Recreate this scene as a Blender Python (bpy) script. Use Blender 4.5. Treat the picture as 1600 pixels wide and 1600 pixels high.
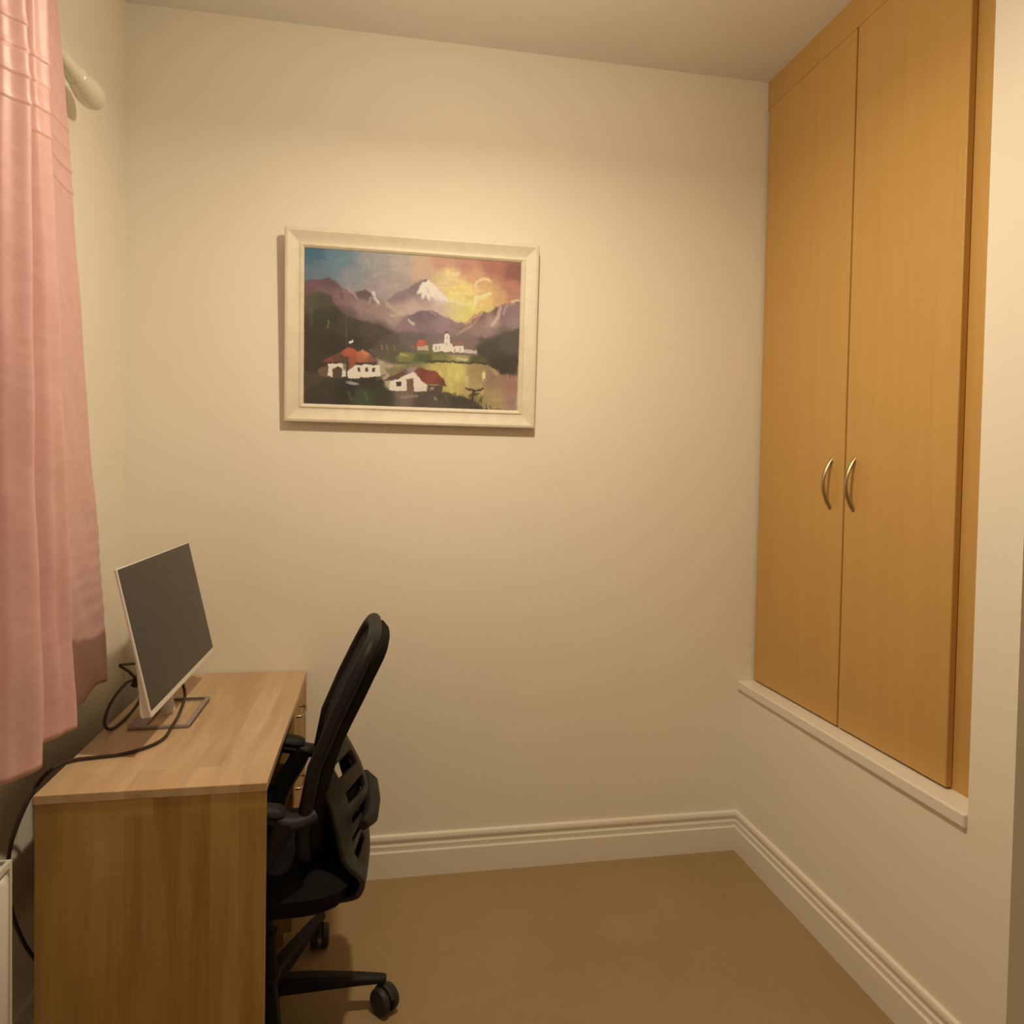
import bpy, bmesh, math, random
import numpy as np
from mathutils import Vector, Matrix

random.seed(4)
for o in list(bpy.data.objects):
    bpy.data.objects.remove(o)
S = bpy.context.scene
COL = S.collection

# ------------------------------------------------------------------ camera
YAW, PITCH, ROLL = .182, -.0255, .0185
fw = Vector((math.sin(YAW)*math.cos(PITCH), math.cos(YAW)*math.cos(PITCH), math.sin(PITCH)))
r0 = Vector((math.cos(YAW), -math.sin(YAW), 0)); u0 = r0.cross(fw)
rt = r0*math.cos(ROLL) + u0*math.sin(ROLL)
up = u0*math.cos(ROLL) - r0*math.sin(ROLL)
cd = bpy.data.cameras.new('camera'); cam = bpy.data.objects.new('camera', cd); COL.objects.link(cam)
M4 = Matrix.Identity(4)
for i in range(3):
    M4[i][0], M4[i][1], M4[i][2] = rt[i], up[i], -fw[i]
M4.translation = Vector((-1.3643, -2.5283, 1.4302))
cam.matrix_world = M4
cd.sensor_width = 36; cd.lens = 1127/1600*36; cd.shift_y = -36.3/1600
cd.clip_start = .02
S.camera = cam

# ------------------------------------------------------------------ world, exposure
w = bpy.data.worlds.new('world'); S.world = w; w.use_nodes = True
w.node_tree.nodes['Background'].inputs[0].default_value = (.01, .012, .02, 1)
S.view_settings.view_transform = 'Standard'; S.view_settings.look = 'None'
S.view_settings.gamma = 1; S.view_settings.use_curve_mapping = False
S.view_settings.exposure = 0.0
LAMP_POS = (-1.10, -1.06, 2.60)
LAMP_COL = (1, .815, .56)
LAMP_DOWN, LAMP_ROUND = 17.5, 12.5

# ------------------------------------------------------------------ helpers
def srgb(r, g, b):
    f = lambda c: (c/255/12.92) if c/255 <= .04045 else ((c/255+.055)/1.055)**2.4
    return (f(r), f(g), f(b), 1)

class NT:
    def __init__(s, name):
        s.m = bpy.data.materials.new(name); s.m.use_nodes = True
        s.t = s.m.node_tree; s.b = s.t.nodes['Principled BSDF']
    def n(s, kind, **kw):
        nd = s.t.nodes.new(kind)
        for k, v in kw.items():
            if k in nd.inputs: nd.inputs[k].default_value = v
            else: setattr(nd, k, v)
        return nd
    def l(s, a, ao, b, bi): s.t.links.new(a.outputs[ao], b.inputs[bi])

def plain(name, col, rough=.6, noise=0, nscale=8, bump=0, bscale=200, metal=0, spec=.5, sheen=0):
    q = NT(name); b = q.b
    b.inputs['Roughness'].default_value = rough; b.inputs['Metallic'].default_value = metal
    b.inputs['Specular IOR Level'].default_value = spec
    if sheen: b.inputs['Sheen Weight'].default_value = sheen
    tc = q.n('ShaderNodeTexCoord')
    nz = q.n('ShaderNodeTexNoise', Scale=nscale, Detail=5.0); q.l(tc, 'Object', nz, 'Vector')
    cr = q.n('ShaderNodeValToRGB')
    c = col[:3]
    cr.color_ramp.elements[0].position = .3; cr.color_ramp.elements[1].position = .7
    cr.color_ramp.elements[0].color = (*[max(0, x*(1-noise)) for x in c], 1)
    cr.color_ramp.elements[1].color = (*[min(1, x*(1+noise)) for x in c], 1)
    q.l(nz, 'Fac', cr, 'Fac'); q.l(cr, 'Color', b, 'Base Color')
    if bump:
        n2 = q.n('ShaderNodeTexNoise', Scale=bscale, Detail=4.0); q.l(tc, 'Object', n2, 'Vector')
        bp = q.n('ShaderNodeBump', Strength=bump, Distance=.002)
        q.l(n2, 'Fac', bp, 'Height'); q.l(bp, 'Normal', b, 'Normal')
    return q.m

def wood(name, cols, axis, stretch=14, scale=2.2, rough=.5, planks=0, fine=.35, spec=.4):
    """grain running along `axis` (0,1,2)"""
    q = NT(name); b = q.b; b.inputs['Roughness'].default_value = rough
    b.inputs['Specular IOR Level'].default_value = spec
    tc = q.n('ShaderNodeTexCoord'); mp = q.n('ShaderNodeMapping')
    sc = [stretch]*3; sc[axis] = 1.0
    mp.inputs['Scale'].default_value = sc; q.l(tc, 'Object', mp, 'Vector')
    n1 = q.n('ShaderNodeTexNoise', Scale=scale, Detail=6.0, Distortion=.6); q.l(mp, 'Vector', n1, 'Vector')
    mp2 = q.n('ShaderNodeMapping'); sc2 = [90]*3; sc2[axis] = 4; mp2.inputs['Scale'].default_value = sc2
    q.l(tc, 'Object', mp2, 'Vector')
    n2 = q.n('ShaderNodeTexNoise', Scale=2.0, Detail=4.0); q.l(mp2, 'Vector', n2, 'Vector')
    mx = q.n('ShaderNodeMix', data_type='FLOAT'); mx.inputs[0].default_value = fine
    q.l(n1, 'Fac', mx, 2); q.l(n2, 'Fac', mx, 3)
    src, so = mx, 0
    if planks:
        sx = q.n('ShaderNodeSeparateXYZ'); q.l(tc, 'Object', sx, 'Vector'); cb = q.n('ShaderNodeCombineXYZ')
        q.l(sx, axis, cb, 'X'); q.l(sx, 0, cb, 'Y')
        vo = q.n('ShaderNodeTexBrick', offset=.37, Scale=1.0); q.l(cb, 'Vector', vo, 'Vector')
        vo.inputs['Color1'].default_value = (.25, .25, .25, 1); vo.inputs['Color2'].default_value = (.75, .75, .75, 1)
        vo.inputs['Mortar Size'].default_value = 0; vo.inputs['Brick Width'].default_value = .34; vo.inputs['Row Height'].default_value = .058
        sp = q.n('ShaderNodeSeparateColor'); q.l(vo, 'Color', sp, 'Color')
        m2 = q.n('ShaderNodeMix', data_type='FLOAT'); m2.inputs[0].default_value = planks
        q.l(mx, 0, m2, 2); q.l(sp, 'Red', m2, 3); src, so = m2, 0
    cr = q.n('ShaderNodeValToRGB'); e = cr.color_ramp.elements
    e[0].position = .28; e[0].color = cols[0]; e[1].position = .72; e[1].color = cols[2]
    m = e.new(.5); m.color = cols[1]
    q.l(src, so, cr, 'Fac'); q.l(cr, 'Color', b, 'Base Color')
    bp = q.n('ShaderNodeBump', Strength=.08, Distance=.001); q.l(n2, 'Fac', bp, 'Height'); q.l(bp, 'Normal', b, 'Normal')
    return q.m

ORG = {}
def link(o, parent, org):
    COL.objects.link(o)
    if parent is not None:
        o.parent = parent; o.location = (0, 0, 0); ORG[o] = ORG[parent]
    else:
        o.location = org; ORG[o] = Vector(org)
    return o

def thing(name, label, cat, loc, group=None, kind=None):
    o = bpy.data.objects.new(name, None); o.empty_display_size = .1
    link(o, None, loc); tag(o, label, cat, group, kind); return o

def tag(o, label=None, cat=None, group=None, kind=None):
    if label: o['label'] = label
    if cat: o['category'] = cat
    if group: o['group'] = group
    if kind: o['kind'] = kind
    return o

def obj(name, V, Fc, mat, parent=None, org=None, bevel=0, smooth=None, segs=2, solid=0, label=None):
    V = [Vector(v) for v in V]
    if parent is not None: o0 = ORG[parent]
    else:
        if org is None:
            xs = [v.x for v in V]; ys = [v.y for v in V]; zs = [v.z for v in V]
            org = ((min(xs)+max(xs))/2, (min(ys)+max(ys))/2, min(zs))
        o0 = Vector(org)
    me = bpy.data.meshes.new(name)
    me.from_pydata([tuple(v-o0) for v in V], [], Fc); me.update()
    bm = bmesh.new(); bm.from_mesh(me); bmesh.ops.remove_doubles(bm, verts=bm.verts, dist=1e-6)
    if not solid: bmesh.ops.recalc_face_normals(bm, faces=bm.faces)
    bm.to_mesh(me); bm.free()
    me.materials.append(mat)
    o = bpy.data.objects.new(name, me); link(o, parent, o0)
    if smooth is not None:
        for p in me.polygons: p.use_smooth = True
        if smooth < 180: me.set_sharp_from_angle(angle=math.radians(smooth))
    if solid:
        md = o.modifiers.new('solid', 'SOLIDIFY'); md.thickness = solid; md.offset = 0
    if bevel:
        md = o.modifiers.new('bevel', 'BEVEL'); md.width = bevel; md.segments = segs; md.limit_method = 'ANGLE'
        md.angle_limit = math.radians(40); md.harden_normals = False
    if label: o['label'] = label
    return o

def boxvf(lo, hi, base=0):
    x0, y0, z0 = lo; x1, y1, z1 = hi
    V = [(x0,y0,z0),(x1,y0,z0),(x1,y1,z0),(x0,y1,z0),(x0,y0,z1),(x1,y0,z1),(x1,y1,z1),(x0,y1,z1)]
    F = [(0,3,2,1),(4,5,6,7),(0,1,5,4),(1,2,6,5),(2,3,7,6),(3,0,4,7)]
    return V, [tuple(i+base for i in f) for f in F]
def boxes(L):
    V, F = [], []
    for lo, hi in L:
        v, f = boxvf(lo, hi, len(V)); V += v; F += f
    return V, F
def box(name, lo, hi, mat, parent=None, bevel=0, **k):
    v, f = boxvf(lo, hi); return obj(name, v, f, mat, parent, bevel=bevel, **k)

def crom(P, n=8, closed=False):
    P = [Vector(p) for p in P]; out = []; N = len(P)
    rng = range(N) if closed else range(N-1)
    for i in rng:
        if closed: a, b, c, d = P[(i-1) % N], P[i], P[(i+1) % N], P[(i+2) % N]
        else: a, b, c, d = P[max(i-1, 0)], P[i], P[i+1], P[min(i+2, N-1)]
        for k in range(n):
            t = k/n
            out.append(.5*((2*b)+(c-a)*t+(2*a-5*b+4*c-d)*t*t+(3*b-a-3*c+d)*t**3))
    if not closed: out.append(P[-1])
    return out

def tubevf(pts, r, ns=10, closed=False, ry=None, base=0, caps=True):
    pts = [Vector(p) for p in pts]; N = len(pts); V, F = [], []
    rad = r if isinstance(r, (list, tuple)) else [r]*N
    T = []
    for i in range(N):
        a = pts[(i-1) % N] if (closed or i > 0) else pts[i]
        b = pts[(i+1) % N] if (closed or i < N-1) else pts[i]
        T.append((b-a).normalized())
    ref = Vector((0, 0, 1)) if abs(T[0].z) < .9 else Vector((1, 0, 0))
    nrm = (ref - T[0]*ref.dot(T[0])).normalized()
    for i in range(N):
        nrm = (nrm - T[i]*nrm.dot(T[i])).normalized(); bn = T[i].cross(nrm)
        for k in range(ns):
            a = 2*math.pi*k/ns
            V.append(pts[i] + nrm*math.cos(a)*rad[i] + bn*math.sin(a)*rad[i]*(ry or 1))
    for i in range(N if closed else N-1):
        for k in range(ns):
            a, b = base+i*ns+k, base+i*ns+(k+1) % ns
            c, d = base+((i+1) % N)*ns+(k+1) % ns, base+((i+1) % N)*ns+k
            F.append((a, b, c, d))
    if not closed and caps:
        F.append(tuple(base+k for k in reversed(range(ns)))); F.append(tuple(base+(N-1)*ns+k for k in range(ns)))
    return V, F
def tube(name, pts, r, mat, parent=None, ns=10, closed=False, ry=None, **k):
    v, f = tubevf(pts, r, ns, closed, ry); return obj(name, v, f, mat, parent, smooth=40, **k)

def lathevf(prof, c, axis=2, ns=32, base=0):
    """prof: list of (radius, height) along axis from point c"""
    V, F = [], []; c = Vector(c); n = len(prof)
    for r, h in prof:
        for k in range(ns):
            a = 2*math.pi*k/ns; p = [0, 0, 0]
            p[axis] = h; p[(axis+1) % 3] = r*math.cos(a); p[(axis+2) % 3] = r*math.sin(a)
            V.append(c+Vector(p))
    for i in range(n-1):
        for k in range(ns):
            F.append((base+i*ns+k, base+i*ns+(k+1) % ns, base+(i+1)*ns+(k+1) % ns, base+(i+1)*ns+k))
    F.append(tuple(base+k for k in reversed(range(ns)))); F.append(tuple(base+(n-1)*ns+k for k in range(ns)))
    return V, F
def lathe(name, prof, c, mat, parent=None, axis=2, ns=32, **k):
    v, f = lathevf(prof, c, axis, ns); return obj(name, v, f, mat, parent, smooth=35, **k)

# ------------------------------------------------------------------ materials
M = {}
M['wall'] = plain('wall_paint', (.87, .83, .735), .75, .012, 3, .06, 260, spec=.2)
M['ceil'] = plain('ceiling_paint', (.82, .81, .78), .85, .015, 4, .05, 200, spec=.1)
M['gloss'] = plain('white_gloss_paint', (.84, .80, .725), .32, .01, 6)
M['white'] = plain('white_enamel', (.78, .77, .74), .3, .01, 6)
M['fin'] = plain('cream_pole_paint', (.72, .70, .58), .3, .02, 10)
q = NT('carpet'); b = q.b; b.inputs['Roughness'].default_value = .95; b.inputs['Specular IOR Level'].default_value = .05
b.inputs['Sheen Weight'].default_value = .15
tc = q.n('ShaderNodeTexCoord')
n1 = q.n('ShaderNodeTexNoise', Scale=2.2, Detail=5.0, Roughness=.6); q.l(tc, 'Object', n1, 'Vector')
n2 = q.n('ShaderNodeTexNoise', Scale=320.0, Detail=3.0); q.l(tc, 'Object', n2, 'Vector')
mx = q.n('ShaderNodeMix', data_type='FLOAT'); mx.inputs[0].default_value = .35; q.l(n1, 'Fac', mx, 2); q.l(n2, 'Fac', mx, 3)
cr = q.n('ShaderNodeValToRGB'); e = cr.color_ramp.elements
e[0].position = .3; e[0].color = (.30, .215, .112, 1); e[1].position = .7; e[1].color = (.385, .275, .147, 1)
q.l(mx, 0, cr, 'Fac')
# worn grey mark on the carpet
mp = q.n('ShaderNodeMapping'); mp.inputs['Location'].default_value = (.464, .60, 0); q.l(tc, 'Object', mp, 'Vector')
n3 = q.n('ShaderNodeTexNoise', Scale=14.0, Detail=3.0); q.l(tc, 'Object', n3, 'Vector')
vm = q.n('ShaderNodeVectorMath', operation='LENGTH'); q.l(mp, 'Vector', vm, 0)
ad = q.n('ShaderNodeMath', operation='MULTIPLY_ADD'); q.l(n3, 'Fac', ad, 0); ad.inputs[1].default_value = .10; q.l(vm, 'Value', ad, 2)
mr = q.n('ShaderNodeMapRange'); mr.inputs['From Min'].default_value = .06; mr.inputs['From Max'].default_value = .16
mr.inputs['To Min'].default_value = .6; mr.inputs['To Max'].default_value = 0; q.l(ad, 'Value', mr, 'Value')
mc = q.n('ShaderNodeMix', data_type='RGBA'); q.l(mr, 'Result', mc, 0); q.l(cr, 'Color', mc, 6); mc.inputs[7].default_value = (.2, .14, .072, 1)
q.l(mc, 2, b, 'Base Color')
bp = q.n('ShaderNodeBump', Strength=.35, Distance=.004); q.l(n2, 'Fac', bp, 'Height'); q.l(bp, 'Normal', b, 'Normal')
M['carpet'] = q.m
M['beech'] = wood('beech_veneer', [(.545,.325,.095,1), (.57,.345,.105,1), (.595,.365,.115,1)], 2, 18, 1.6, .42, fine=.3)
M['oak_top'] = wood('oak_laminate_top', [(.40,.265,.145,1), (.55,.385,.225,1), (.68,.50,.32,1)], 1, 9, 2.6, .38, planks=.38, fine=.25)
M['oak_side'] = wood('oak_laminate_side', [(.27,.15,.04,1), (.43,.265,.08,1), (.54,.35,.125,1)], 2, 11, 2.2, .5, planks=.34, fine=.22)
M['black'] = plain('black_plastic', (.012, .0115, .011), .55, .1, 20, spec=.25)
M['charcoal'] = plain('charcoal_plastic', (.030, .028, .026), .5, .1, 20, spec=.3)
M['blackfab'] = plain('black_fabric', (.010, .0095, .009), .9, .15, 60, .3, 900, spec=.1)
M['meshfab'] = plain('black_mesh_fabric', (.018, .018, .018), .8, .2, 300, .4, 1200, spec=.2)
M['cable'] = plain('dark_cable', (.035, .022, .015), .5, .05)
M['screen'] = plain('dark_screen', (.013, .012, .011), .24, .03, 4, spec=.35)
M['monwhite'] = plain('white_monitor_plastic', (.74, .72, .68), .4, .01)
M['standmetal'] = plain('pale_stand_metal', (.30, .25, .23), .35, .02, metal=.0)
M['nickel'] = plain('brushed_nickel', (.44, .36, .23), .34, .03, metal=1)
M['frame'] = plain('cream_picture_frame', (.74, .70, .58), .5, .05, 30, .15, 90)
M['pane'] = plain('night_window_glass', (.01, .012, .016), .05, 0)
q = NT('pink_satin'); b = q.b
b.inputs['Roughness'].default_value = .43; b.inputs['Specular IOR Level'].default_value = .45
b.inputs['Sheen Weight'].default_value = .04; b.inputs['Sheen Roughness'].default_value = .4
tc = q.n('ShaderNodeTexCoord'); mp = q.n('ShaderNodeMapping'); mp.inputs['Scale'].default_value = (14, 14, 26); q.l(tc, 'Object', mp, 'Vector')
n1 = q.n('ShaderNodeTexNoise', Scale=2.0, Detail=4.0); q.l(mp, 'Vector', n1, 'Vector')
cr = q.n('ShaderNodeValToRGB'); e = cr.color_ramp.elements
e[0].position = .3; e[0].color = (.66, .40, .40, 1); e[1].position = .7; e[1].color = (.72, .455, .455, 1)
q.l(n1, 'Fac', cr, 'Fac'); q.l(cr, 'Color', b, 'Base Color')
bp = q.n('ShaderNodeBump', Strength=.06, Distance=.003); q.l(n1, 'Fac', bp, 'Height'); q.l(bp, 'Normal', b, 'Normal')
M['satin'] = q.m
q = NT('lamp_glass'); q.b.inputs['Emission Color'].default_value = (1, .85, .62, 1); q.b.inputs['Emission Strength'].default_value = 6
q.m.cycles.emission_sampling = 'NONE'
M['glow'] = q.m

# ------------------------------------------------------------------ room shell
H = 2.9; XL = -2.178; YE = -1.205; YJ = -1.083; SILL = .645
def struct(name, L, mat, bevel=0):
    v, f = boxes(L); return tag(obj(name, v, f, mat, bevel=bevel), kind='structure')
struct('floor', [((XL-.1, -3.15, -.08), (1.15, .1, 0))], M['carpet']).location.z += 0
struct('ceiling', [((XL-.1, -3.15, H), (1.15, .1, H+.08))], M['ceil'])
struct('wall_back', [((XL-.1, 0, 0), (1.15, .1, H))], M['wall'])
WY0, WY1, WZ0, WZ1 = -2.35, -1.0, 1.0, 2.2
struct('wall_left', [((XL-.1, -3.05, 0), (XL, WY0, H)), ((XL-.1, WY1, 0), (XL, 0, H)),
                     ((XL-.1, WY0, 0), (XL, WY1, WZ0)), ((XL-.1, WY0, WZ1), (XL, WY1, H))], M['wall'])
struct('wall_right', [((0, YE+.1, 0), (.1, 0, SILL-.032)), ((0, YE+.1, SILL-.032), (.1, YJ, H))], M['wall'])
struct('wall_return', [((0, YE, 0), (1.05, YE+.1, H))], M['wall'])
struct('wall_entry', [((1.05, -3.05, 0), (1.15, YE, H))], M['wall'])
struct('wall_rear', [((XL-.1, -3.15, 0), (1.15, -3.05, H))], M['wall'])
# window behind the curtain
wn = bpy.data.objects.new('window_1', None); link(wn, None, (XL-.05, (WY0+WY1)/2, WZ0)); wn['kind'] = 'structure'
fx0, fx1 = XL-.08, XL-.03
v, f = boxes([((fx0, WY0, WZ0), (fx1, WY0+.06, WZ1)), ((fx0, WY1-.06, WZ0), (fx1, WY1, WZ1)),
              ((fx0, WY0+.06, WZ0), (fx1, WY1-.06, WZ0+.06)), ((fx0, WY0+.06, WZ1-.06), (fx1, WY1-.06, WZ1)),
              ((fx0, (WY0+WY1)/2-.035, WZ0+.06), (fx1, (WY0+WY1)/2+.035, WZ1-.06))])
obj('window_frame', v, f, M['white'], wn)
mid = (WY0+WY1)/2
for a, c in ((WY0+.06, mid-.035), (mid+.035, WY1-.06)):
    box('pane', (XL-.062, a, WZ0+.06), (XL-.054, c, WZ1-.06), M['pane'], wn)
# moulded skirting boards
BP = [(0, 0), (.018, 0), (.018, .088), (.0165, .0905), (.0125, .0915), (.0115, .097), (.0135, .104), (.0125, .1105),
      (.0085, .112), (.0075, .117), (.0095, .1225), (.0125, .128), (.0125, .136), (.0095, .1435), (.004, .147), (0, .147)]
def skirting(name, path):
    """path: 2-D polyline of the wall line with inward side on its right"""
    V, F = [], []; n = len(BP); P = [Vector(p) for p in path]
    for i, p in enumerate(P):
        ds = []
        if i > 0: ds.append((P[i]-P[i-1]).normalized())
        if i < len(P)-1: ds.append((P[i+1]-P[i]).normalized())
        ns_ = [Vector((d.y, -d.x)) for d in ds]
        m = ns_[0] if len(ns_) == 1 else (ns_[0]+ns_[1])/(1+ns_[0].dot(ns_[1]))
        for (t, z) in BP: V.append((p.x+m.x*t, p.y+m.y*t, z))
    for i in range(len(P)-1):
        for k in range(n):
            a, b2 = i*n+k, i*n+(k+1) % n
            F.append((a, b2, b2+n, a+n))
    F.append(tuple(range(n))); F.append(tuple((len(P)-1)*n+k for k in reversed(range(n))))
    return tag(obj(name, V, F, M['gloss'], smooth=30), kind='structure')
def straight(name, a, b2, n2, m0, m1):
    """one straight run from a to b; n2 inward normal; m0/m1 mitre shift along run per unit thickness"""
    a, b2, n2 = Vector(a), Vector(b2), Vector(n2); d = (b2-a).normalized(); V, F = [], []; n = len(BP)
    for p, mm in ((a, m0), (b2, m1)):
        for (t, z) in BP:
            c = p+n2*t+d*(mm*t); V.append((c.x, c.y, z))
    for k in range(n):
        F.append((k, (k+1) % n, (k+1) % n+n, k+n))
    F.append(tuple(range(n))); F.append(tuple(n+k for k in reversed(range(n))))
    return tag(obj(name, V, F, M['gloss'], smooth=30), kind='structure')
straight('baseboard_back', (XL, 0), (0, 0), (0, -1), 1, -1)
straight('baseboard_right', (0, 0), (0, YE), (-1, 0), 1, 1)
straight('baseboard_left', (XL, -3.05), (XL, 0), (1, 0), 1, -1)
straight('baseboard_return', (0, YE), (1.05, YE), (0, -1), -1, -1)
# wardrobe sill board, painted, with a little back end return
v, f = boxes([((-.010, YJ, SILL-.034), (.075, -.0, SILL))])
tag(obj('trim_1', v, f, M['gloss'], bevel=.004), kind='structure')

# ------------------------------------------------------------------ lamp (above the frame)
lx, ly, lz = LAMP_POS
L = thing('ceiling_lamp', 'bare round bulb hanging from a white ceiling rose', 'lamp', (lx, ly, H))
lathe('ceiling_rose', [(.05, 0), (.05, -.012), (.03, -.028), (.008, -.034)], (lx, ly, H), M['white'], L)
tube('flex', [(lx, ly, H-.03), (lx, ly, lz+.125)], .003, M['white'], L)
lathe('lamp_holder', [(.006, .13), (.018, .12), (.02, .07), (.019, .066)], (lx, ly, lz), M['white'], L)
lathe('bulb', [(.014, .068), (.02, .05), (.031, .025), (.034, .008), (.030, -.010), (.018, -.022), (.004, -.026)], (lx, ly, lz), M['glow'], L)
ld = bpy.data.lights.new('bulb_downlight', 'AREA'); ld.shape = 'DISK'; ld.size = .07; ld.energy = LAMP_DOWN; ld.color = LAMP_COL
lo = bpy.data.objects.new('bulb_downlight', ld); COL.objects.link(lo); lo.parent = L; lo.location = (0, 0, lz-.032-H)
ld = bpy.data.lights.new('bulb_glow', 'POINT'); ld.shadow_soft_size = .03; ld.energy = LAMP_ROUND; ld.color = LAMP_COL
lo = bpy.data.objects.new('bulb_glow', ld); COL.objects.link(lo); lo.parent = L; lo.location = (0, 0, lz-.075-H)

# ------------------------------------------------------------------ fitted wardrobe
DX = .050
W = thing('fitted_wardrobe', 'tall beech veneer fitted wardrobe with two doors above a cream sill', 'wardrobe', (.3, -.54, SILL))
v, f = boxes([((DX+.02, -.022, SILL), (.12, -.001, 2.9)), ((DX+.02, -1.10, SILL), (.12, -.945, 2.9))])
obj('stile', v, f, M['beech'], W)
box('header', (DX+.0005, -1.10, 2.7995), (.12, -.001, 2.9), M['beech'], W)
v, f = boxes([((.12, -1.10, SILL), (.6, -1.08, 2.9)), ((.6, -1.10, SILL), (.61, -.001, 2.9)), ((.12, -1.08, SILL), (.6, -.001, SILL+.018)),
              ((.12, -.02, SILL+.018), (.6, -.001, 2.9))])
obj('carcass', v, f, M['beech'], W)
def arc_handle(yc, par):
    pts = []
    for k in range(17):
        t = k/16; z = 1.327+.158*t
        pts.append((DX+.002-.030*math.sin(math.pi*t)**.8, yc, z))
    tube('handle', pts, .0052, M['nickel'], par, ns=10, ry=1.3, label='curved brushed metal bow handle')
for (ya, yb, hy) in ((-.5155, -.010, -.452), (-.958, -.5230, -.566)):
    d = box('door', (DX, ya, SILL+.006), (DX+.019, yb, 2.799), M['beech'], W, bevel=.0025)
    arc_handle(hy, d)

# ------------------------------------------------------------------ desk
DX0, DX1, DYN, DYF, DZ = -2.063, -1.598, -.895, -.006, .7356
D = thing('writing_desk', 'oak laminate pedestal desk pushed against the back wall', 'desk', ((DX0+DX1)/2, (DYN+DYF)/2, 0))
TH = .019
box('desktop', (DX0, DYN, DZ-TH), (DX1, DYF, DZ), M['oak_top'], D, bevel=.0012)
zt = DZ-TH-.0005
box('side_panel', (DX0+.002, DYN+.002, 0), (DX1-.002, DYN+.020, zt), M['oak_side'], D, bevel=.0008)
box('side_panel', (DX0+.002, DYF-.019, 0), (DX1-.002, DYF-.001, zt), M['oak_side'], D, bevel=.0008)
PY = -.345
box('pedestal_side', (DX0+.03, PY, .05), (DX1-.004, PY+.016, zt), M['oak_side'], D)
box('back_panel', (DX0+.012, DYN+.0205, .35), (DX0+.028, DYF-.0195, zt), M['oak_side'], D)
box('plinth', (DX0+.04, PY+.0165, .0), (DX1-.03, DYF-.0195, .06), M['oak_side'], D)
for k in range(3):
    z0 = .066+k*.215; z1 = z0+.209
    if k == 2: z1 = zt-.006
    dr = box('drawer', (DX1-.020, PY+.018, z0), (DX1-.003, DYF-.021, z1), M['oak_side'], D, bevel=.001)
    zc = z1-.035; ya, yb = PY+.055, PY+.155
    tube('handle', crom([(DX1-.004, ya, zc), (DX1+.014, ya+.006, zc), (DX1+.018, (ya+yb)/2, zc), (DX1+.014, yb-.006, zc), (DX1-.004, yb, zc)], 5), .0045, M['nickel'], dr, label='silver bow drawer handle')

# ------------------------------------------------------------------ monitor
MB = Vector((-1.8786, -.4176, .835)); MW, MH, MT = .620, .358, .007
TILT = math.radians(12.66); YW = math.radians(.43)
MO = thing('computer_monitor', 'white framed flat computer monitor standing on the desk', 'monitor', (MB.x, MB.y, DZ))
ey = Vector((math.sin(YW)*1, math.cos(YW), 0)); ez = Vector((-math.sin(TILT), 0, math.cos(TILT))); en = ey.cross(ez)  # outward normal (+x)
def mpt(a, b2, c): return MB + ey*a + ez*b2 + en*c
def mbox(name, a0, a1, b0, b1, c0, c1, mat, par, bevel=0, **k):
    V = [mpt(*p) for p in [(a0,b0,c0),(a1,b0,c0),(a1,b1,c0),(a0,b1,c0),(a0,b0,c1),(a1,b0,c1),(a1,b1,c1),(a0,b1,c1)]]
    F = [(0,3,2,1),(4,5,6,7),(0,1,5,4),(1,2,6,5),(2,3,7,6),(3,0,4,7)]
    return obj(name, V, F, mat, par, bevel=bevel, **k)
mbox('casing', -MW/2, MW/2, 0, MH, -MT, 0, M['monwhite'], MO, bevel=.002)
mbox('screen', -MW/2+.003, MW/2-.003, .015, MH-.002, -.003, .0008, M['screen'], MO)
bb = MW/2-.004
V = [mpt(a, b2, c) for a in (-bb, bb) for (b2, c) in ((.001, -MT-.0002), (.135, -MT-.0002), (.135, -MT-.003), (.06, -.018), (.012, -.027), (.001, -.024))]
obj('back_bulge', V, [tuple(range(6)), tuple(range(11, 5, -1))]+[(k, (k+1) % 6, (k+1) % 6+6, k+6) for k in range(6)], M['monwhite'], MO, bevel=.003)
nb = mpt(.0, .09, -.034)
nk = [(nb.x, MB.y+.01, nb.z), (nb.x-.012, MB.y+.01, .86), (nb.x-.008, MB.y+.01, .79), (nb.x+.0, MB.y+.01, DZ+.010)]
tube('stand_neck', crom(nk, 6), .020, M['monwhite'], MO, ns=14, ry=.55)
fx = (-2.00, -1.85); fy = (-.525, -.28)
bw = .011
v, f = boxes([((fx[0], fy[0], DZ+.0006), (fx[1], fy[0]+bw, DZ+.009)), ((fx[0], fy[1]-bw, DZ+.0006), (fx[1], fy[1], DZ+.009)),
              ((fx[1]-bw, fy[0]+bw, DZ+.0006), (fx[1], fy[1]-bw, DZ+.009)), ((fx[0], fy[0]+bw, DZ+.0006), (fx[0]+.04, fy[1]-bw, DZ+.009))])
obj('stand_foot', v, f, M['standmetal'], MO, bevel=.002, label='flat open rectangular metal foot')

# ------------------------------------------------------------------ cables
cz = DZ+.005
pc = [(-1.965, -.31, .86), (-1.93, -.29, .80), (-1.915, -.30, .755), (-1.902, -.40, cz), (-1.889, -.49, DZ+.0135), (-1.886, -.545, DZ+.0135), (-1.888, -.60, cz), (-1.905, -.65, cz), (-1.95, -.695, cz),
      (-2.01, -.71, cz), (-2.050, -.722, cz+.001), (-2.072, -.75, cz+.001), (-2.092, -.785, cz-.014), (-2.105, -.825, .69), (-2.118, -.862, .625), (-2.12, -.872, .56), (-2.12, -.858, .48),
      (-2.12, -.81, .385), (-2.12, -.75, .30), (-2.12, -.66, .2), (-2.115, -.55, .1), (-2.11, -.45, .006), (-2.11, -.30, .006)]
o = tube('power_cord', crom(pc, 8), .0042, M['cable'], ns=8)
tag(o, 'dark power cord trailing over the near left corner of the desk', 'cord')
lp = []
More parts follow.
